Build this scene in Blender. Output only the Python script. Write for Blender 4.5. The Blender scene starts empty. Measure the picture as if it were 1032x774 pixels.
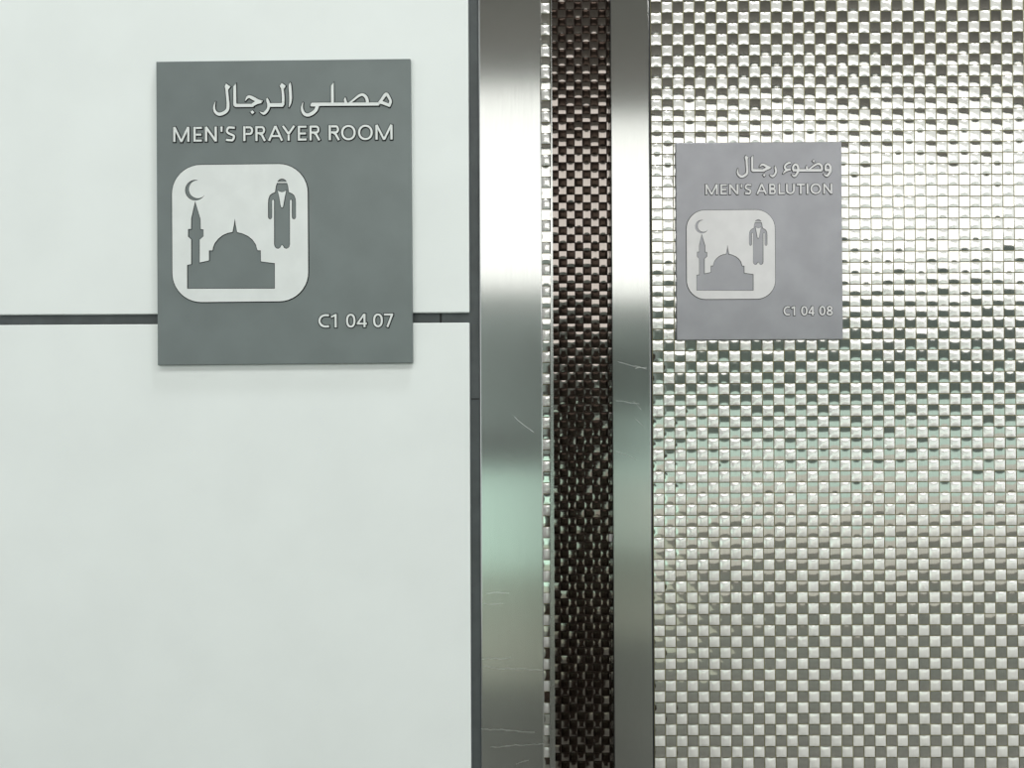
import bpy, math, random
from mathutils import Vector, Matrix
from mathutils.geometry import tessellate_polygon

random.seed(7)
scene = bpy.context.scene
COL = scene.collection
FPX = 775.0
D1, D2, D3 = 0.696, 1.065, 1.079          # left sign face, silver mosaic wall, smoked mosaic strip
K = 0.23 / 256.0                          # metres per pixel of the left sign

# ------------------------------------------------------------------ camera
ROLL, PITCH, YAW = math.radians(0.25), math.radians(0.42), math.radians(0.40)
R = (Matrix.Rotation(YAW, 3, 'Z') @ Matrix.Rotation(math.radians(90) + PITCH, 3, 'X')
     @ Matrix.Rotation(-ROLL, 3, 'Z'))
cam_data = bpy.data.cameras.new('camera')
cam_data.sensor_width = 36.0
cam_data.lens = FPX / 1032.0 * 36.0
cam_data.clip_start = 0.01
cam = bpy.data.objects.new('camera', cam_data)
cam.matrix_world = R.to_4x4()
COL.objects.link(cam)
scene.camera = cam


def W(px, py, D):
    d = R @ Vector(((px - 516.0) / FPX, (387.0 - py) / FPX, -1.0))
    return d * (D / d.y)


# ------------------------------------------------------------------ materials
def new_mat(name):
    m = bpy.data.materials.new(name)
    m.use_nodes = True
    nt = m.node_tree
    return m, nt, nt.nodes['Principled BSDF']


def N(nt, t, **kw):
    n = nt.nodes.new(t)
    for k, v in kw.items():
        setattr(n, k, v)
    return n


def mix_noise(nt, b, c0, c1, scale, detail=4, vec=None, lo=0.35, hi=0.65):
    tc = N(nt, 'ShaderNodeTexCoord')
    mp = N(nt, 'ShaderNodeMapping')
    if vec:
        mp.inputs['Scale'].default_value = vec
    nt.links.new(tc.outputs['Object'], mp.inputs['Vector'])
    no = N(nt, 'ShaderNodeTexNoise')
    no.inputs['Scale'].default_value = scale
    no.inputs['Detail'].default_value = detail
    nt.links.new(mp.outputs['Vector'], no.inputs['Vector'])
    cr = N(nt, 'ShaderNodeValToRGB')
    cr.color_ramp.elements[0].position = lo
    cr.color_ramp.elements[1].position = hi
    cr.color_ramp.elements[0].color = (*c0, 1)
    cr.color_ramp.elements[1].color = (*c1, 1)
    nt.links.new(no.outputs['Fac'], cr.inputs['Fac'])
    return cr.outputs['Color'], no


def paint(name, c, rough=0.5, metal=0.0, var=0.04, scale=20, spec=0.5, bump=0.0):
    m, nt, b = new_mat(name)
    c0 = tuple(max(0, x * (1 - var)) for x in c)
    c1 = tuple(min(1, x * (1 + var)) for x in c)
    col, no = mix_noise(nt, b, c0, c1, scale)
    nt.links.new(col, b.inputs['Base Color'])
    b.inputs['Roughness'].default_value = rough
    b.inputs['Metallic'].default_value = metal
    b.inputs['Specular IOR Level'].default_value = spec
    if bump:
        bp = N(nt, 'ShaderNodeBump')
        bp.inputs['Strength'].default_value = bump
        bp.inputs['Distance'].default_value = 0.001
        nt.links.new(no.outputs['Fac'], bp.inputs['Height'])
        nt.links.new(bp.outputs['Normal'], b.inputs['Normal'])
    return m


def horizontal_tangent(nt, b):
    g = N(nt, 'ShaderNodeNewGeometry')
    x = N(nt, 'ShaderNodeVectorMath', operation='CROSS_PRODUCT')
    nt.links.new(g.outputs['Normal'], x.inputs[0])
    x.inputs[1].default_value = (0, 0, 1)
    nt.links.new(x.outputs['Vector'], b.inputs['Tangent'])


def brushed(name, c, rough, aniso, streak=0.06, scratches=(), axis=0, metal=1.0):
    """vertically brushed steel; scratches = line segments (a0, z0, a1, z1) in object space, a along `axis`"""
    m, nt, b = new_mat(name)
    c0 = tuple(x * (1 - streak) for x in c)
    c1 = tuple(min(1, x * (1 + streak)) for x in c)
    col, no = mix_noise(nt, b, c0, c1, 60, 3, (14, 14, 0.5))
    b.inputs['Metallic'].default_value = metal
    b.inputs['Roughness'].default_value = rough
    b.inputs['Anisotropic'].default_value = aniso
    horizontal_tangent(nt, b)
    if scratches:
        tc = N(nt, 'ShaderNodeTexCoord')
        sp = N(nt, 'ShaderNodeSeparateXYZ')
        nt.links.new(tc.outputs['Object'], sp.inputs[0])
        A = sp.outputs[axis]
        Z = sp.outputs[2]
        wob = N(nt, 'ShaderNodeTexNoise')
        wob.inputs['Scale'].default_value = 90
        nt.links.new(tc.outputs['Object'], wob.inputs['Vector'])

        def M(op, a, c, clamp=False):
            n = N(nt, 'ShaderNodeMath', operation=op, use_clamp=clamp)
            for i, v in enumerate((a, c)):
                if isinstance(v, (int, float)):
                    n.inputs[i].default_value = v
                else:
                    nt.links.new(v, n.inputs[i])
            return n.outputs[0]
        tot = None
        for (a0, z0, a1, z1) in scratches:
            s = (z1 - z0) / (a1 - a0)
            line = M('ADD', M('MULTIPLY', M('SUBTRACT', A, a0), s), z0)
            dist = M('ABSOLUTE', M('SUBTRACT', M('SUBTRACT', Z, line), M('MULTIPLY', M('SUBTRACT', wob.outputs['Fac'], 0.5), 0.004)), 0)
            hit = M('LESS_THAN', dist, 0.00028)
            inside = M('MULTIPLY', M('GREATER_THAN', A, min(a0, a1)), M('LESS_THAN', A, max(a0, a1)))
            hit = M('MULTIPLY', hit, inside)
            tot = hit if tot is None else M('MAXIMUM', tot, hit)
        rr = N(nt, 'ShaderNodeMix', data_type='RGBA')
        nt.links.new(M('MULTIPLY', tot, 0.75), rr.inputs['Factor'])
        nt.links.new(col, rr.inputs['A'])
        rr.inputs['B'].default_value = (0.95, 0.95, 0.95, 1)
        nt.links.new(rr.outputs['Result'], b.inputs['Base Color'])
        ro = M('ADD', M('MULTIPLY', tot, 0.3), rough)
        nt.links.new(ro, b.inputs['Roughness'])
    else:
        nt.links.new(col, b.inputs['Base Color'])
    return m


def emit(name, c, s):
    m, nt, b = new_mat(name)
    b.inputs['Base Color'].default_value = (*c, 1)
    b.inputs['Emission Color'].default_value = (*c, 1)
    b.inputs['Emission Strength'].default_value = s
    return m


M_PANEL = paint('white_laminate', (0.735, 0.785, 0.775), 0.42, 0, 0.018, 14, 0.4)
M_CHANNEL = paint('charcoal_channel', (0.085, 0.098, 0.102), 0.55, 0, 0.12, 60)
M_SEAM = paint('black_rubber', (0.012, 0.013, 0.014), 0.7)
M_SIGN = paint('grey_sign_enamel', (0.150, 0.178, 0.176), 0.40, 0.35, 0.05, 30, 0.5)
M_SIGN_R = paint('grey_sign_metal', (0.29, 0.295, 0.318), 0.36, 0.6, 0.06, 25, 0.5)
M_SHADE_EDGE = paint('dark_shade_edge', (0.014, 0.016, 0.017), 0.7, 0, 0.04, 20, 0.2)  # shade outlining letters and symbols, painted onto their sloping sides
M_LETTER = paint('pale_letter_metal', (0.66, 0.70, 0.69), 0.45, 0.1, 0.03, 60)
M_LETTER_R = paint('white_letter_metal', (0.645, 0.645, 0.65), 0.4, 0.1, 0.03, 60)
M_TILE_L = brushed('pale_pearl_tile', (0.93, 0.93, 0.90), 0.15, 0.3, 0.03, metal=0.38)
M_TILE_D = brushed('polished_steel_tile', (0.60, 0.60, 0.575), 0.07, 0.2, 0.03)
M_BRONZE_L = brushed('smoked_tile', (0.03, 0.022, 0.018), 0.25, 0.5, 0.05)
M_BRONZE_D = brushed('polished_smoked_tile', (0.25, 0.225, 0.21), 0.08, 0.2, 0.05)
M_GROUT = paint('olive_grout', (0.36, 0.34, 0.20), 0.8, 0, 0.15, 40)
M_GROUT_D = paint('brown_grout', (0.07, 0.05, 0.04), 0.7, 0, 0.2, 40)
M_EDGE_STEEL = brushed('edge_steel', (0.62, 0.64, 0.63), 0.25, 0.5)
M_DARKWALL = paint('dark_brown_lining', (0.035, 0.028, 0.024), 0.5)
M_FLOOR = paint('beige_grey_floor', (0.185, 0.185, 0.165), 0.35, 0, 0.1, 3)
M_PAVING = paint('beige_paving', (0.64, 0.635, 0.52), 0.35, 0, 0.08, 4)
M_CEIL = paint('grey_ceiling', (0.17, 0.16, 0.145), 0.8, 0, 0.05, 3)
M_MINT = emit('glowing_mint_panel', (0.63, 0.85, 0.74), 1.0)  # own glow put in instead of light falling on the panel
M_MINT_SOFT = emit('soft_mint_glass', (0.66, 0.84, 0.76), 0.55)  # weaker glow of the same sort
M_TEAL = paint('pale_teal_fascia', (0.44, 0.52, 0.50), 0.4, 0, 0.06, 3)
M_BROWN = paint('purple_grey_rail', (0.10, 0.09, 0.095), 0.5, 0, 0.1, 3)
M_BEIGE = emit('glowing_beige_panel', (0.80, 0.78, 0.70), 0.42)  # beige panel lit by its own added glow
M_FASCIA = paint('dark_green_fascia', (0.22, 0.275, 0.25), 0.4, 0, 0.1, 3)
M_LIT = emit('lit_glazing', (1.0, 0.985, 0.95), 1.85)
M_GLINT = paint('white_glint_tile', (0.93, 0.9, 0.91), 0.3)  # reflected glint painted as one white tile in the dark strip
M_BLOCK = paint('dark_brown_block', (0.05, 0.028, 0.02), 0.5, 0, 0.2, 5)  # colour of the added reflection block
M_WALLPAINT = paint('hall_wall_paint', (0.75, 0.77, 0.75), 0.6)


# ------------------------------------------------------------------ mesh helpers
class MB:
    def __init__(self):
        self.v, self.f, self.m = [], [], []

    def add(self, vs, fs, mi=0):
        o = len(self.v)
        self.v += [tuple(x) for x in vs]
        for f in fs:
            self.f.append(tuple(o + i for i in f))
            self.m.append(mi)

    def box(self, x0, x1, y0, y1, z0, z1, mi=0):
        vs = [(x, y, z) for x in (x0, x1) for y in (y0, y1) for z in (z0, z1)]
        self.add(vs, [(0, 1, 3, 2), (4, 6, 7, 5), (0, 4, 5, 1), (2, 3, 7, 6), (0, 2, 6, 4), (1, 5, 7, 3)], mi)

    def build(self, name, mats, parent=None, smooth=False, bevel=0.0, loc=None):
        me = bpy.data.meshes.new(name)
        me.from_pydata(self.v, [], self.f)
        for m in (mats if isinstance(mats, (list, tuple)) else [mats]):
            me.materials.append(m)
        me.polygons.foreach_set('material_index', self.m)
        if smooth:
            me.polygons.foreach_set('use_smooth', [True] * len(self.f))
        me.update()
        o = bpy.data.objects.new(name, me)
        COL.objects.link(o)
        if parent:
            o.parent = parent
        if loc:
            o.location = loc
        if bevel:
            b = o.modifiers.new('bevel', 'BEVEL')
            b.width = bevel
            b.segments = 2
            b.limit_method = 'ANGLE'
        return o


def structure(o, label=None):
    o['kind'] = 'structure'
    if label:
        o['label'] = label
    return o


def tag(o, label, cat, group=None):
    o['label'] = label
    o['category'] = cat
    if group:
        o['group'] = group
    return o


# ------------------------------------------------------------------ 2-D shapes (sign units: pixels, v downwards)
def area(p):
    return sum(p[i][0] * p[(i + 1) % len(p)][1] - p[(i + 1) % len(p)][0] * p[i][1] for i in range(len(p))) / 2


def offset_loop(p, d):
    """move every vertex outwards by d (d < 0: inwards), whatever the winding"""
    s = 1 if area(p) > 0 else -1
    out = []
    n = len(p)
    for i in range(n):
        a, b, c = Vector(p[i - 1]), Vector(p[i]), Vector(p[(i + 1) % n])
        e1, e2 = (b - a), (c - b)
        if e1.length < 1e-9 or e2.length < 1e-9:
            out.append(p[i])
            continue
        n1 = Vector((e1.y, -e1.x)).normalized() * s
        n2 = Vector((e2.y, -e2.x)).normalized() * s
        h = n1 + n2
        if h.length < 1e-6:
            h = n1
        h.normalize()
        q = b + h * d / max(h.dot(n1), 0.5)
        out.append((q.x, q.y))
    return out


def dedupe(p):
    q = []
    for a in p:
        if not q or math.hypot(a[0] - q[-1][0], a[1] - q[-1][1]) > 1e-4:
            q.append(a)
    if math.hypot(q[0][0] - q[-1][0], q[0][1] - q[-1][1]) < 1e-4:
        q.pop()
    return q


def fill(mb, loops, y, mi):
    pts = [Vector((u * K, y, -v * K)) for l in loops for (u, v) in l]
    tris = tessellate_polygon([[Vector((u, -v, 0)) for (u, v) in l] for l in loops])
    fs = []
    for t in tris:
        a, b, c = (pts[i] for i in t)
        if (b - a).cross(c - a).y > 0:
            t = (t[0], t[2], t[1])
        fs.append(t)
    mb.add(pts, fs, mi)


def band(mb, l0, y0, l1, y1, mi):
    n = len(l0)
    vs = [(u * K, y0, -v * K) for (u, v) in l0] + [(u * K, y1, -v * K) for (u, v) in l1]
    mb.add(vs, [(i, (i + 1) % n, n + (i + 1) % n, n + i) for i in range(n)], mi)


LAYER = [0]


def raised(mb, loops, ytop, ybase, skirt):
    """raised shape: flat top plus sloping sides coloured dark as outline shade (material 1)"""
    LAYER[0] = (LAYER[0] + 1) % 9
    ytop = ytop - 0.000025 * LAYER[0]
    strip = isinstance(loops[0], Strip)
    if strip:
        l = loops[0]
        n = len(l) // 2
        vs = [(u * K, ytop, -v * K) for u, v in l]
        mb.add(vs, [(i, i + 1, 2 * n - 2 - i, 2 * n - 1 - i) for i in range(n - 1)], 0)
        loops = [dedupe(l)]
    else:
        loops = [dedupe(l) for l in loops]
        fill(mb, loops, ytop, 0)
    for k, l in enumerate(loops):
        band(mb, l, ytop, offset_loop(l, skirt if k == 0 else -skirt), ybase, 1)


def catmull(pts, per=6):
    if len(pts) < 3:
        return pts
    out = []
    n = len(pts)
    for i in range(n - 1):
        p0, p1, p2, p3 = pts[max(i - 1, 0)], pts[i], pts[i + 1], pts[min(i + 2, n - 1)]
        for k in range(per):
            t = k / per
            out.append(tuple(0.5 * ((2 * b) + (c - a) * t + (2 * a - 5 * b + 4 * c - d) * t * t + (3 * b - a - 3 * c + d) * t ** 3)
                             for a, b, c, d in zip(p0, p1, p2, p3)))
    out.append(tuple(pts[-1]))
    return out


class Strip(list):
    pass


def ribbon(pts):
    """pts (u, v, width) -> one outline loop"""
    L, Rr = [], []
    n = len(pts)
    for i in range(n):
        p = Vector(pts[i][:2])
        d1 = (p - Vector(pts[i - 1][:2])) if i else None
        d2 = (Vector(pts[i + 1][:2]) - p) if i < n - 1 else None
        if d1 is None:
            d1 = d2
        if d2 is None:
            d2 = d1
        n1 = Vector((d1.y, -d1.x)).normalized()
        n2 = Vector((d2.y, -d2.x)).normalized()
        h = n1 + n2
        if h.length < 1e-6:
            h = n1
        h.normalize()
        w = max(pts[i][2], 0.15) / 2 / max(h.dot(n1), 0.55)
        L.append((p.x + h.x * w, p.y + h.y * w))
        Rr.append((p.x - h.x * w, p.y - h.y * w))
    return Strip(L + Rr[::-1])


def ellipse(cx, cy, rx, ry, a0=0, a1=360, n=28, sq=1.0):
    out = []
    for i in range(n + (0 if abs(a1 - a0) == 360 else 1)):
        a = math.radians(a0 + (a1 - a0) * i / n)
        c, s = math.cos(a), math.sin(a)
        out.append((cx + rx * math.copysign(abs(c) ** sq, c), cy + ry * math.copysign(abs(s) ** sq, s)))
    return out


def glyph(ch, x0, x1, yt, yb, w):
    """letter strokes inside the box; returns a list of shapes (each a list of loops); v runs down"""
    h, hw = yb - yt, w / 2
    wd = x1 - x0
    t = w * 0.92                                    # thinner horizontals

    def S(*pts, ww=w):
        return [ribbon([(x0 + a, yt + b, ww) for a, b in pts])]

    def poly(*pts):
        return [[(x0 + a, yt + b) for a, b in pts]]
    V = lambda x: poly((x, 0), (x + w, 0), (x + w, h), (x, h))
    H = lambda a, b, y: poly((a, y), (b, y), (b, y + t), (a, y + t))

    def ring(cx, cy, rx, ry, sq=0.95):
        return [[(x0 + a, yt + b) for a, b in ellipse(cx, cy, rx, ry, sq=sq)],
                [(x0 + a, yt + b) for a, b in ellipse(cx, cy, rx - w, ry - t, sq=sq)]]

    def bowl(xa, y0, y1, xr):
        ry = (y1 - y0 - t) / 2
        pts = [(xa, y0 + t / 2), (xr - ry * 1.05, y0 + t / 2)]
        pts += [(xr - ry * 1.05 + (ry * 1.05 - hw) * math.sin(math.radians(a)), (y0 + y1) / 2 - ry * math.cos(math.radians(a))) for a in range(15, 180, 15)]
        pts += [(xr - ry * 1.05, y1 - t / 2), (xa, y1 - t / 2)]
        return S(*pts, ww=w * 0.96)
    if ch == 'M':
        s = w * 0.95
        return [V(0), V(wd - w), S((hw * 1.1, 0.0), (wd / 2, h), ww=s), S((wd - hw * 1.1, 0.0), (wd / 2, h), ww=s)]
    if ch == 'E':
        return [V(0), H(hw, wd, 0), H(hw, wd * 0.93, h * 0.46), H(hw, wd, h - t)]
    if ch == 'N':
        return [V(0), V(wd - w), S((hw, hw * 0.3), (wd - hw, h - hw * 0.3), ww=w * 1.05)]
    if ch == "'":
        return [poly((0, 0), (wd, 0), (wd * 0.85, h * 0.36), (wd * 0.15, h * 0.36))]
    if ch == 'S':
        p = [(wd, t * 0.75), (wd * .62, hw), (wd * .3, h * .08), (hw, h * .25), (wd * .2, h * .42), (wd * .55, h * .53), (wd - wd * .14, h * .63),
             (wd - hw, h * .77), (wd * .72, h * .93), (wd * .4, h - hw), (0, h - t * .75)]
        return [S(*[q[:2] for q in catmull([(a, b, 0) for a, b in p], 4)])]
    if ch == 'P':
        return [V(0), bowl(hw, 0, h * 0.58, wd)]
    if ch == 'R':
        return [V(0), bowl(hw, 0, h * 0.54, wd * 0.93), S((wd * .42, h * .50), (wd * .62, h * .60), (wd - hw * .9, h))]
    if ch == 'A':
        return [S((hw * .9, h), (wd / 2, 0)), S((wd - hw * .9, h), (wd / 2, 0)), H(wd * .22, wd * .78, h * .62)]
    if ch == 'Y':
        return [S((hw * .9, 0), (wd / 2, h * .55)), S((wd - hw * .9, 0), (wd / 2, h * .55)), poly((wd / 2 - hw, h * .5), (wd / 2 + hw, h * .5), (wd / 2 + hw, h), (wd / 2 - hw, h))]
    if ch == 'O':
        return [ring(wd / 2, h / 2, wd / 2, h / 2 + .25)]
    if ch == '0':
        return [ring(wd / 2, h / 2, wd / 2, h / 2 + .15, 0.9)]
    if ch == 'B':
        return [V(0), bowl(hw, 0, h * .5, wd * .93), bowl(hw, h * .46, h, wd)]
    if ch == 'L':
        return [V(0), H(hw, wd, h - t)]
    if ch == 'U':
        p = [(hw, 0), (hw, h * .62)] + [(wd / 2 - (wd / 2 - hw) * math.cos(math.radians(a)), h * .62 + (h * .38 - hw) * math.sin(math.radians(a))) for a in range(15, 180, 15)] + [(wd - hw, h * .62), (wd - hw, 0)]
        return [S(*p)]
    if ch == 'T':
        return [H(0, wd, 0), V(wd / 2 - hw)]
    if ch == 'I':
        return [V(wd / 2 - hw)]
    if ch == 'C':
        p = [(wd, t * .7), (wd * .75, hw)] + [(wd * .66 - (wd * .66 - hw) * math.sin(math.radians(a)), h / 2 - (h / 2 - hw) * math.cos(math.radians(a))) for a in range(0, 181, 15)] + [(wd * .78, h - hw), (wd, h - t * .7)]
        return [S(*p)]
    if ch == '1':
        return [V(wd - w), S((0, h * .22), (wd - w * .6, w * .45), ww=w * .9)]
    if ch == '4':
        return [V(wd * .86 - w), H(0, wd, h * .66), S((hw * .8, h * .70), (wd * .86 - hw * 1.2, hw * .4), ww=w * .9)]
    if ch == '7':
        return [H(0, wd, 0), S((wd - hw, t * .5), (wd * .36, h))]
    if ch == '8':
        return [ring(wd / 2, h * .255, wd * .44, h * .27), ring(wd / 2, h * .735, wd * .5, h * .28)]
    return []


# ------------------------------------------------------------------ sign contents
def to_left(px, py):
    u = px - 158.0
    v = py - 62.0 + u * 0.0087
    return u * 0.9905 + 1.45 - 0.0055 * (v - 73.0), v + 0.2


SR = 256.0 / 167.3


def to_right(px, py):
    u = (px - 681.3) * SR
    v = (py - 144.2) * SR + u * 0.0030
    return u * 0.9935 + 1.1 - 0.0045 * (v - 66.0), v + 0.3


def arabic(strokes, x0, y0, sc, conv, fac):
    """strokes traced in a magnified crop: ('s', points with width) smooth, ('l', ...) straight, ('p', ...) polygon"""
    out = []
    for kind, pts in strokes:
        if kind == 'p':
            out.append([[conv(x0 + a / sc, y0 + b / sc) for a, b in pts]])
        else:
            q = []
            for a, b, w in pts:
                u, v = conv(x0 + a / sc, y0 + b / sc)
                q.append((u, v, w / sc * fac))
            if kind == 's':
                q = catmull(q, 5)
            out.append([ribbon(q)])
    return out


AR_LEFT = [
    (210, 76, [
        ('p', [(310, 150), (388, 205), (355, 250), (345, 262), (300, 262), (285, 200)]),
        ('s', [(322, 215, 46), (327, 300, 46), (338, 420, 48), (346, 520, 50), (335, 610, 56), (280, 665, 58), (190, 692, 58), (122, 655, 46), (97, 590, 36), (105, 520, 22), (120, 470, 6)]),
        ('p', [(490, 150), (494, 500), (510, 510), (780, 510), (800, 566), (480, 568), (450, 548), (440, 520), (440, 200)]),
        ('s', [(652, 458, 8), (688, 402, 40), (730, 385, 50), (800, 418, 60), (880, 455, 50), (965, 462, 12)]),
        ('s', [(770, 540, 54), (850, 490, 62), (940, 474, 50)]),
        ('p', [(780, 626), (816, 662), (778, 694), (744, 656)])]),
    (260, 76, [
        ('s', [(160, 408, 10), (170, 450, 46), (190, 520, 50), (182, 590, 46), (140, 655, 50), (95, 682, 42), (30, 650, 8)]),
        ('p', [(195, 500), (425, 498), (425, 480), (470, 480), (470, 525), (440, 566), (195, 566)]),
        ('s', [(447, 510, 50), (448, 400, 46), (438, 280, 42), (432, 215, 46)]),
        ('p', [(422, 142), (494, 195), (468, 240), (410, 240), (386, 195)]),
        ('s', [(576, 136, 6), (568, 190, 46), (577, 320, 50), (580, 420, 48), (572, 500, 36), (550, 572, 8)])]),
    (300, 76, [
        ('s', [(98, 487, 8), (80, 560, 28), (86, 630, 44), (120, 688, 54), (180, 710, 58), (258, 682, 60), (328, 620, 58), (352, 545, 62)]),
        ('p', [(232, 558), (228, 535), (250, 494), (420, 492), (420, 552), (330, 560), (290, 560)]),
        ('l', [(380, 521, 58), (860, 521, 56)]),
        ('p', [(645, 136), (647, 520), (597, 520), (597, 195)])]),
    (346, 76, [
        ('s', [(42, 402, 8), (38, 445, 42), (58, 522, 50)]),
        ('l', [(0, 522, 56), (640, 520, 56)]),
        ('s', [(110, 505, 30), (200, 435, 36), (280, 374, 42), (345, 353, 46), (400, 385, 52), (430, 450, 54), (434, 525, 52)]),
        ('p', [(625, 492), (680, 505), (625, 546), (600, 540)]),
        ('s', [(640, 505, 46), (690, 440, 50), (765, 345, 54), (815, 400, 48), (845, 470, 46), (832, 520, 48), (822, 572, 22)]),
        ('l', [(655, 480, 56), (740, 510, 54), (835, 548, 50)])]),
]
AR_RIGHT = [
    (735, 150, [
        ('p', [(300, 132), (354, 172), (325, 210), (290, 210), (280, 165)]),
        ('s', [(315, 180, 36), (320, 300, 36), (328, 420, 38), (308, 482, 40), (230, 525, 42), (170, 495, 34), (147, 440, 28), (156, 375, 8)]),
        ('p', [(438, 138), (438, 385), (640, 388), (650, 437), (430, 437), (404, 415), (400, 165)]),
        ('s', [(558, 348, 8), (590, 312, 34), (630, 303, 38), (700, 342, 42), (778, 358, 10)]),
        ('s', [(620, 413, 46), (690, 380, 44), (755, 364, 30)]),
        ('p', [(643, 473), (670, 500), (643, 527), (616, 497)])]),
    (735, 150, [('s', [(845, 328, 8), (852, 370, 32), (864, 430, 34), (840, 490, 36), (795, 520, 36), (745, 493, 8)])]),
    (785, 150, [
        ('s', [(866, 405, 36), (866, 335, 34), (905, 297, 34), (948, 330, 38), (960, 400, 42), (940, 460, 40), (890, 515, 38), (830, 485, 8)]),
        ('l', [(855, 408, 40), (955, 410, 42)]),
        ('l', [(800, 412, 44), (360, 412, 44)]),
        ('s', [(555, 398, 24), (640, 333, 30), (710, 296, 34), (765, 302, 36), (797, 350, 36), (796, 412, 38)]),
        ('s', [(515, 325, 8), (515, 360, 30), (532, 410, 36)]),
        ('p', [(645, 216), (670, 242), (645, 267), (619, 241)]),
        ('s', [(260, 405, 34), (265, 338, 34), (306, 302, 34), (345, 332, 36), (357, 400, 40), (335, 470, 36), (285, 520, 36), (232, 488, 8)]),
        ('l', [(252, 410, 40), (365, 412, 42)]),
        ('s', [(215, 272, 28), (160, 282, 34), (108, 332, 32), (118, 380, 36), (150, 402, 36)]),
        ('s', [(215, 392, 36), (155, 405, 38), (108, 432, 32), (70, 477, 8)])]),
]
EN_LEFT = [('M', 173.8, 190.2), ('E', 194.4, 202.8), ('N', 206, 218), ("'", 221.7, 224), ('S', 227.3, 236.3),
           ('P', 244.8, 254.8), ('R', 257, 267.6), ('A', 269.8, 284.9), ('Y', 283.9, 297.4), ('E', 300, 308.8), ('R', 311.8, 322.7),
           ('R', 331.3, 342.5), ('O', 343.8, 358.5), ('O', 360.9, 375.8), ('M', 378.5, 395.7)]
NUM_LEFT = [('C', 320.6, 331.3), ('1', 333.4, 339), ('0', 348.5, 358), ('4', 359.4, 369.5), ('0', 375.8, 385.6), ('7', 386.8, 396)]
EN_RIGHT = [('M', 709.8, 722.3), ('E', 725, 731.5), ('N', 733.8, 743.1), ("'", 745.6, 747.1), ('S', 749.8, 756.2), ('A', 761.6, 772.1),
            ('B', 774.4, 781.1), ('L', 783.9, 790.1), ('U', 791.4, 800.2), ('T', 802.2, 810.3), ('I', 812, 814.1), ('O', 816.1, 826.9), ('N', 829.1, 838.1)]
NUM_RIGHT = [('C', 788.9, 795.2), ('1', 796.9, 800.6), ('0', 806.7, 813.1), ('4', 813.9, 820), ('0', 824.9, 831.2), ('8', 832.3, 838.7)]

# pictogram outlines, in photo pixels of the left sign
q86 = lambda x, y: (180 + x / 8.6, 210 + y / 8.6)
MOSQUE = [q86(*p) for p in [(70, 692), (70, 487), (105, 480), (105, 268), (78, 243), (78, 177), (104, 177), (105, 88)]]
MOSQUE += [(196.3, 202.5)]
MOSQUE += [q86(*p) for p in [(187, 92), (189, 178), (213, 181), (213, 240), (180, 270), (180, 466), (260, 448), (260, 362), (291, 362), (296, 335),
                             (310, 300), (340, 262), (380, 230), (425, 211), (465, 204), (478, 140), (486, 84), (493, 140), (506, 205), (550, 215), (600, 238), (640, 270), (668, 310), (680, 355),
                             (686, 362), (711, 362), (713, 457), (833, 473), (833, 692)]]
q97 = lambda x, y: (180 + x / 9.675, 172 + y / 9.675)


def crescent():
    oc, orad, ic, irad = (160, 190), 101, (184, 181), 87
    t1 = math.degrees(math.atan2(88 - oc[1], 188 - oc[0]))
    t2 = math.degrees(math.atan2(235 - oc[1], 251 - oc[0]))
    out = [(oc[0] + orad * math.cos(math.radians(a)), oc[1] + orad * math.sin(math.radians(a)))
           for a in [t1 - (t1 + 360 - t2) * i / 26 for i in range(27)]]
    b1 = math.degrees(math.atan2(235 - ic[1], 251 - ic[0]))
    b2 = math.degrees(math.atan2(88 - ic[1], 188 - ic[0])) + 360
    inn = [(ic[0] + irad * math.cos(math.radians(a)), ic[1] + irad * math.sin(math.radians(a)))
           for a in [b1 + (b2 - b1) * i / 26 for i in range(1, 26)]]
    return [q97(*p) for p in out + inn]


CRESCENT = crescent()
q92 = lambda x, y: (260 + x / 9.22, 172 + y / 9.22)
CAP = [q92(*p) for p in [(180, 105), (186, 92), (203, 80), (223, 75), (244, 80), (260, 92), (267, 105)]]
half = [(175, 116), (165, 150), (158, 200), (130, 212), (108, 230), (96, 262), (93, 300), (93, 430), (98, 446), (112, 453), (126, 446), (131, 430),
        (131, 280), (134, 273), (140, 271), (146, 273), (149, 280), (149, 682), (156, 708), (170, 720), (187, 724), (205, 715), (214, 697), (223, 688)]
MAN = [q92(*p) for p in half] + [q92(446 - a, b) for a, b in half[::-1][1:]]
COLLAR = [q92(*p) for p in [(183, 183), (196, 193), (210, 198), (223, 200), (236, 198), (250, 193), (263, 183), (250, 240), (236, 320), (231, 338), (223, 344), (215, 338), (210, 320), (196, 240)]]


def rounded(x0, y0, x1, y1, r, n=10):
    out = []
    for cx, cy, a in ((x1 - r, y0 + r, -90), (x1 - r, y1 - r, 0), (x0 + r, y1 - r, 90), (x0 + r, y0 + r, 180)):
        for i in range(n + 1):
            t = math.radians(a + 90 * i / n)
            out.append((cx + r * math.cos(t), cy + r * math.sin(t)))
    return out


L = lambda pts: [to_left(*p) for p in pts]
ICON = rounded(15.8, 104.8, 151.8, 242.4, 29)
HOLES = [dedupe(L(MOSQUE)), dedupe(L(CRESCENT)), dedupe(L(CAP)), dedupe(L(MAN))]
ISLAND = dedupe(L(COLLAR))
T_PLATE, H_LET, H_ICON, SK = 0.004, 0.0008, 0.0008, 0.95


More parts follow.
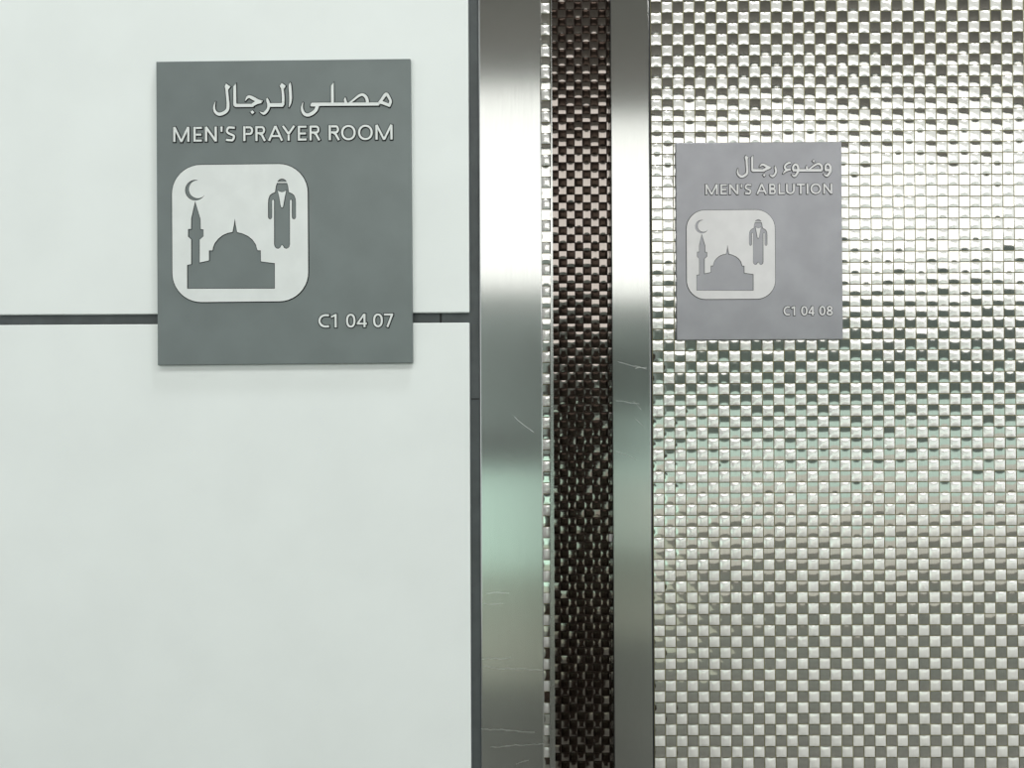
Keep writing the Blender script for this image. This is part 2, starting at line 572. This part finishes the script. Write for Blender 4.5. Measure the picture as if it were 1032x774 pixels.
def make_pictogram(parent, plate_mat, let_mat):
    y0, y1 = -T_PLATE, -T_PLATE - H_ICON
    mb = MB()
    fill(mb, [dedupe(ICON)] + HOLES, y1, 0)
    band(mb, dedupe(ICON), y1, offset_loop(dedupe(ICON), SK), y0, 1)
    fill(mb, [ISLAND], y1, 0)
    p = mb.build('pictogram_panel', [let_mat, M_SHADE_EDGE], parent)
    p['label'] = 'pale rounded square panel with cut-out mosque, crescent and robed man'
    names = ('mosque_symbol', 'crescent_symbol', None, 'man_symbol')
    yf = y0 - 0.00025
    mbm = None
    for i in (0, 1, 2, 3):
        if i in (0, 1, 2):
            mb = MB()
        ins = {0: 0.7, 1: 0.4, 2: 0.6, 3: 0.6}[i]
        inner = offset_loop(HOLES[i], -ins)
        band(mb, HOLES[i], y1, inner, yf, 1)
        if i == 3:
            isl = offset_loop(ISLAND, 0.6)
            band(mb, ISLAND, y1, isl, yf, 1)
            fill(mb, [inner, isl], yf, 0)
        else:
            fill(mb, [inner], yf, 0)
        if i != 2:
            s = mb.build(names[i], [plate_mat, M_SHADE_EDGE], p)
            s['label'] = {0: 'grey domed mosque with minaret', 1: 'grey crescent moon above minaret', 3: 'grey figure in a long robe and headscarf'}[i]
    return p


def make_sign(name, label, plate_mat, let_mat, ar, en, num, conv, fac, cap_en, base_en, cap_num, base_num, w_en, w_num, arsc):
    root = bpy.data.objects.new(name, None)
    root.empty_display_size = 0.05
    COL.objects.link(root)
    tag(root, label, 'sign', None)
    mb = MB()
    mb.box(0, 255.6 * K, -T_PLATE, 0, -305.4 * K, 0)
    pl = mb.build('sign_plate', plate_mat, root, bevel=0.0006)
    mb = MB()
    for x0, y0, st in ar:
        for s in arabic(st, x0, y0, arsc, conv, fac):
            raised(mb, s, -T_PLATE - H_LET, -T_PLATE, SK)
    mb.build('arabic_lettering', [let_mat, M_SHADE_EDGE], root)
    for nm, seq, cap, base, w in (('english_lettering', en, cap_en, base_en, w_en), ('room_number', num, cap_num, base_num, w_num)):
        mb = MB()
        for ch, a, b in seq:
            u0, v0 = conv(a, base)
            u1, _ = conv(b, base)
            for s in glyph(ch, u0, u1, base_v(conv, base) - cap, base_v(conv, base), w):
                raised(mb, s, -T_PLATE - H_LET, -T_PLATE, SK)
        mb.build(nm, [let_mat, M_SHADE_EDGE], root)
    make_pictogram(root, plate_mat, let_mat)
    return root


def base_v(conv, base):
    return base


# English / number baselines are given in sign units (v)
EN_V, NUM_V = 81.4, 269.6
sign_l = make_sign('wall_sign', "grey sign reading MEN'S PRAYER ROOM mounted across the joint of the white wall panels", M_SIGN, M_LETTER,
                   AR_LEFT, EN_LEFT, NUM_LEFT, to_left, 1.0, 14.8, EN_V, 13.4, NUM_V - 0.5, 2.15, 2.05, 17.59)
sign_r = make_sign('wall_sign', "grey sign reading MEN'S ABLUTION fixed on the silver mosaic tile wall", M_SIGN_R, M_LETTER_R,
                   AR_RIGHT, EN_RIGHT, NUM_RIGHT, to_right, SR * 1.07, 15.8, EN_V - 0.8, 14.2, NUM_V - 1.3, 2.5, 2.4, 18.43)
p = W(157.2, 62.0, D1)
sign_l.location = (p.x, D1 + T_PLATE, p.z)
sign_l.rotation_euler = (0, -0.0042, 0)
sign_l.scale = (1.0105, 1, 1.009)
p = W(680.9, 144.2, D2 - 0.006)
sign_r.location = (p.x, D2 - 0.0025, p.z)
sign_r.scale = (0.992, 1, 0.990)

# ------------------------------------------------------------------ left wall: two white panels over a dark channel
ZB, ZT = -1.5, 2.7
YP = D1 + T_PLATE                           # panel face
xg = W(473.3, 387, YP).x                    # right edge of the panels
xs0 = W(483.6, 387, YP).x                   # steel post
xs1 = W(546.9, 387, YP).x
gap_t = W(240, 316.0, YP).z
gap_b = W(240, 326.4, YP).z
mb = MB()
mb.box(-3.2, xs0 - 0.0006, YP + 0.007, YP + 0.04, ZB, ZT)
wall_l = structure(mb.build('wall_left', M_CHANNEL), 'charcoal channel behind the white wall panels')
mb = MB()
mb.box(-3.2, xg, YP, YP + 0.0068, gap_t, ZT)
structure(mb.build('panel', M_PANEL, wall_l, bevel=0.0006), 'upper white panel')
mb = MB()
mb.box(-3.2, xg, YP, YP + 0.0068, ZB, gap_b)
structure(mb.build('panel', M_PANEL, wall_l, bevel=0.0006), 'lower white panel')
mb = MB()
c = W(444.2, 321, YP + 0.007)
mb.box(c.x - 0.0008, c.x + 0.0008, YP + 0.0062, YP + 0.0072, gap_b, gap_t)
c = W(478, 402, YP + 0.007)
mb.box(xg + 0.001, xs0 - 0.001, YP + 0.0062, YP + 0.0072, c.z - 0.0005, c.z + 0.0005)
structure(mb.build('seam', M_SEAM, wall_l))


# ------------------------------------------------------------------ steel post closing the left wall, steel reveal of the recess
def zz(py, D):
    return W(516, py, D).z


scr = []
for a, b, y0, y1 in ((0.02, 0.48, 664, 663), (0.05, 0.5, 672, 674), (0.0, 0.85, 734, 738), (0.15, 0.98, 753, 749),
                     (0.1, 0.45, 598, 597), (0.05, 0.35, 608, 608), (0.3, 0.98, 673, 675), (0.55, 0.75, 770, 766), (0.55, 0.85, 420, 436)):
    w_ = xs1 - xs0
    scr.append((xs0 + a * w_, zz(y0, YP), xs0 + b * w_, zz(y1, YP)))
M_POST = brushed('brushed_post_steel', (0.50, 0.515, 0.505), 0.19, 0.93, 0.022, scr, 0)
mb = MB()
mb.box(xs0, xs1, YP - 0.0005, YP + 0.05, ZB, ZT)
structure(mb.build('trim_1', M_POST, bevel=0.0012), 'brushed steel post at the end of the white wall')
xr0 = W(557.0, 387, D2).x + 0.0008          # recess opening
xr1 = W(616.6, 387, D2).x
xt1 = W(655.4, 387, D2).x                   # steel trim right of the recess
mb = MB()
mb.box(xs0 + 0.004, xs1 - 0.004, YP + 0.0505, D2 + 0.006, ZB, ZT)
structure(mb.build('wall_return', M_DARKWALL), 'return wall behind the steel post')
scr = []
for a, b, y0, y1 in ((0.15, 0.9, 365, 373), (0.6, 0.9, 372, 371), (0.1, 0.7, 404, 408), (0.55, 0.75, 405, 414), (0.6, 0.8, 423, 430), (0.1, 0.6, 455, 463)):
    w_ = xt1 - xr1
    scr.append((xr1 + a * w_, zz(y0, D2), xr1 + b * w_, zz(y1, D2)))
M_REVEAL = brushed('brushed_trim_steel', (0.50, 0.515, 0.505), 0.19, 0.93, 0.022, scr, 0)
mb = MB()
mb.box(xr1, xt1, D2 - 0.004, D3 + 0.006, ZB, ZT)
structure(mb.build('trim_2', M_REVEAL, bevel=0.0012), 'brushed steel trim between the dark recess and the silver mosaic')
mb = MB()
mb.box(xt1, xt1 + 0.0026, D2 - 0.0005, D2 + 0.02, ZB, ZT)
structure(mb.build('trim_3', M_SEAM), 'black joint beside the steel trim')

# ------------------------------------------------------------------ metal mosaic
def mosaic(name, label, x_origin, z_origin, y, pitch, cols, rows, mats, amp_l, amp_d, gap=0.0013, jit=1.0, backing=None, clip=None, phase=0, parent=None, glint=None):
    """tiles pressed into shallow cushions, curved across on one kind and up and down on the other"""
    n = 6
    mb = MB()
    s = pitch - gap
    lip = 0.0009
    x0, x1, z0, z1 = backing
    mb.box(x0, x1, y, y + 0.006, z0, z1, 2)
    co = [-0.5 + i / n for i in range(n + 1)]
    V, F, Mi = mb.v, mb.f, mb.m
    for c in range(*cols):
        for r in range(*rows):
            cx = x_origin + (c + 0.5) * pitch
            cz = z_origin - (r + 0.5) * pitch
            light = (c + r + phase) % 2 == 0
            xa, xb = cx - s / 2, cx + s / 2
            if clip:
                xa, xb = max(xa, clip[0]), min(xb, clip[1])
                if xb - xa < 0.0015:
                    continue
            tx = math.radians(random.gauss(0, 0.9 * jit))
            tz = math.radians(random.gauss(0, 0.9 * jit))
            am = (amp_l if light else amp_d) * random.uniform(0.8, 1.2)
            o = len(V)
            for j in co:
                for i in co:
                    X = xa + (i + 0.5) * (xb - xa)
                    ii = (X - cx) / s
                    if light:
                        b = am * (1 - 4 * ii * ii) * (1 - 0.8 * (2 * j) ** 4)
                    else:
                        b = am * (1 - 4 * j * j) * (1 - 0.8 * (2 * ii) ** 4)
                    V.append((X, y - lip - b - 0.0002 - (ii * s) * tz - (j * s) * tx, cz + j * s))
            m1 = n + 1
            for j in range(n):
                for i in range(n):
                    a = o + j * m1 + i
                    F.append((a, a + 1, a + 1 + m1, a + m1))
                    Mi.append(0 if light else 1)
            if glint == (c, r):
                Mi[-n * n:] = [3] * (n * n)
            ring = [o + i for i in range(n)] + [o + n + j * m1 for j in range(n)] + [o + n * m1 + i for i in range(n, 0, -1)] + [o + j * m1 for j in range(n, 0, -1)]
            k = len(V)
            for a in ring:
                V.append(V[a])
            for a in ring:
                V.append((V[a][0], y, V[a][2]))
            q = len(ring)
            for i in range(q):
                F.append((k + i, k + q + i, k + q + (i + 1) % q, k + (i + 1) % q))
                Mi.append(0 if light else 1)
    ob = mb.build(name, mats, parent, smooth=True)
    return structure(ob, label)


PITCH_M = 11.015 / FPX * D2
top = W(660, 13.2, D2)
tile_x0 = xt1 + 0.0030
# the sheet of mosaic carries on across the recess, so the narrow strip left of it shares the rows
mosaic('wall_right', 'silver checkered metal mosaic wall', tile_x0, top.z, D2, PITCH_M, (0, 44), (-16, 92), [M_TILE_L, M_TILE_D, M_GROUT],
       0.0010, 0.00018, jit=0.75, backing=(tile_x0 - 0.0002, 3.2, ZB, ZT))
strip_r = W(556.2, 387, D2).x
mosaic('wall_center', 'narrow strip of silver mosaic between the steel post and the dark recess', strip_r - 10 * PITCH_M, top.z, D2, PITCH_M, (4, 10), (-16, 92),
       [M_TILE_L, M_TILE_D, M_GROUT], 0.0010, 0.00018, jit=0.75, backing=(xs1 - 0.003, strip_r, ZB, ZT), clip=(xs1 - 0.003, strip_r))
PITCH_S = 8.13 / FPX * D3
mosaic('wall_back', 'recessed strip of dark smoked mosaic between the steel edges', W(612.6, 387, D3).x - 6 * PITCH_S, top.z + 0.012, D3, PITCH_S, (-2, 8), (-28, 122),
       [M_BRONZE_L, M_BRONZE_D, M_GROUT_D, M_GLINT], 0.0006, 0.00020, gap=0.0010, backing=(xr0 - 0.001, xr1 + 0.0002, ZB, ZT), clip=(xr0 - 0.001, xr1), phase=1, glint=(6, int((top.z + 0.012 - W(614, 538, D3).z) // PITCH_S)))
# left side of the recess with its tapering steel edge
mb = MB()
mb.box(xr0 - 0.006, xr0 - 0.0012, D2 + 0.0065, D3 + 0.006, ZB, ZT)
structure(mb.build('wall_recess_side', M_DARKWALL), 'dark left side of the smoked mosaic strip')
za, zb = W(556, 0, D2).z, W(556, 774, D2).z
wt, wb = 0.0006, 0.0074


def wed(z):
    return wt + (wb - wt) * (za - z) / (za - zb)


mb = MB()
z1, z0 = za + 0.05, zb - 0.25
vs = []
for yy in (D2 - 0.0055, D2 + 0.006):
    for z in (z0, z1):
        vs += [(xr0 - max(wed(z), 0.0004), yy, z), (xr0, yy, z)]
mb.add(vs, [(0, 1, 3, 2), (4, 6, 7, 5), (0, 2, 6, 4), (1, 5, 7, 3), (0, 4, 5, 1), (2, 3, 7, 6)])
structure(mb.build('trim_4', M_EDGE_STEEL), 'thin steel edge widening downwards beside the dark recess')

# ------------------------------------------------------------------ the hall behind the camera (seen in the metal)
YB = -5.0
XL, XR = -3.2, 6.5
mb = MB()
mb.box(XL, XR, YB - 0.1, D3 + 0.3, ZB - 0.1, ZB)
mb.box(XL, 1.15, YB + 0.01, -2.55, ZB, ZB + 0.002, 1)
structure(mb.build('floor', [M_FLOOR, M_PAVING]))
mb = MB()
mb.box(XL, XR, YB - 0.1, D3 + 0.3, ZT, ZT + 0.1)
structure(mb.build('ceiling', M_CEIL))
XM = 1.15
mb = MB()
mb.box(-2.0, XM, YB - 0.08, YB, ZB, -0.66, 0)
mb.box(-2.0, XM, YB - 0.08, YB, -0.66, -0.36, 5)
mb.box(-2.0, XM, YB - 0.08, YB, -0.36, 0.72, 4)
mb.box(-2.0, XM, YB - 0.08, YB, 0.72, 0.85, 1)
mb.box(XM, XR, YB - 0.08, YB, ZB, -0.85, 2)
mb.box(XM, XR, YB - 0.08, YB, -0.85, -0.22, 3)
mb.box(XM, XR, YB - 0.08, YB, -0.22, 0.85, 1)
mb.box(-2.0, XR, YB - 0.08, YB, 2.55, ZT, 1)
structure(mb.build('wall_opposite', [M_MINT, M_FASCIA, M_BEIGE, M_MINT_SOFT, M_TEAL, M_BROWN]))
mb = MB()
mb.box(-2.0, XR, YB - 0.08, YB - 0.02, 0.85, 2.55)
structure(mb.build('window_1', M_LIT), 'lit glazing across the hall')

mb = MB()
mb.box(0.125, 0.382, -1.1, -0.8, ZB, 0.16)  # unseen block added to darken reflections in the smoked strip
structure(mb.build('reflection_block', M_BLOCK, bevel=0.01), 'low brown block added to darken the strip reflections')

world = bpy.data.worlds.new('world')
world.use_nodes = True
bg = world.node_tree.nodes['Background']
bg.inputs['Color'].default_value = (0.97, 0.995, 1.0, 1)
bg.inputs['Strength'].default_value = 0.95
scene.world = world


def area_light(loc, size, power, rot=(0, 0, 0), col=(1, 0.99, 0.96)):
    l = bpy.data.lights.new('added_fill_light', 'AREA')  # unseen fill lamps added overhead to brighten the walls
    l.shape = 'RECTANGLE'
    l.size, l.size_y = size
    l.energy = power
    l.color = col
    o = bpy.data.objects.new('added_fill_light', l)
    o.location = loc
    o.rotation_euler = rot
    COL.objects.link(o)


area_light((-0.6, -1.2, ZT - 0.02), (3.0, 0.6), 54)
area_light((0.45, 0.30, ZT - 0.02), (0.5, 0.2), 42, col=(0.95, 0.98, 1))  # added to lighten the upper right of the white panels
area_light((2.6, -0.9, ZT - 0.02), (3.0, 0.6), 54)

vs_ = scene.view_settings
vs_.view_transform = 'Standard'
vs_.look = 'None'
vs_.exposure = 0.0
vs_.gamma = 1.0
vs_.use_curve_mapping = False
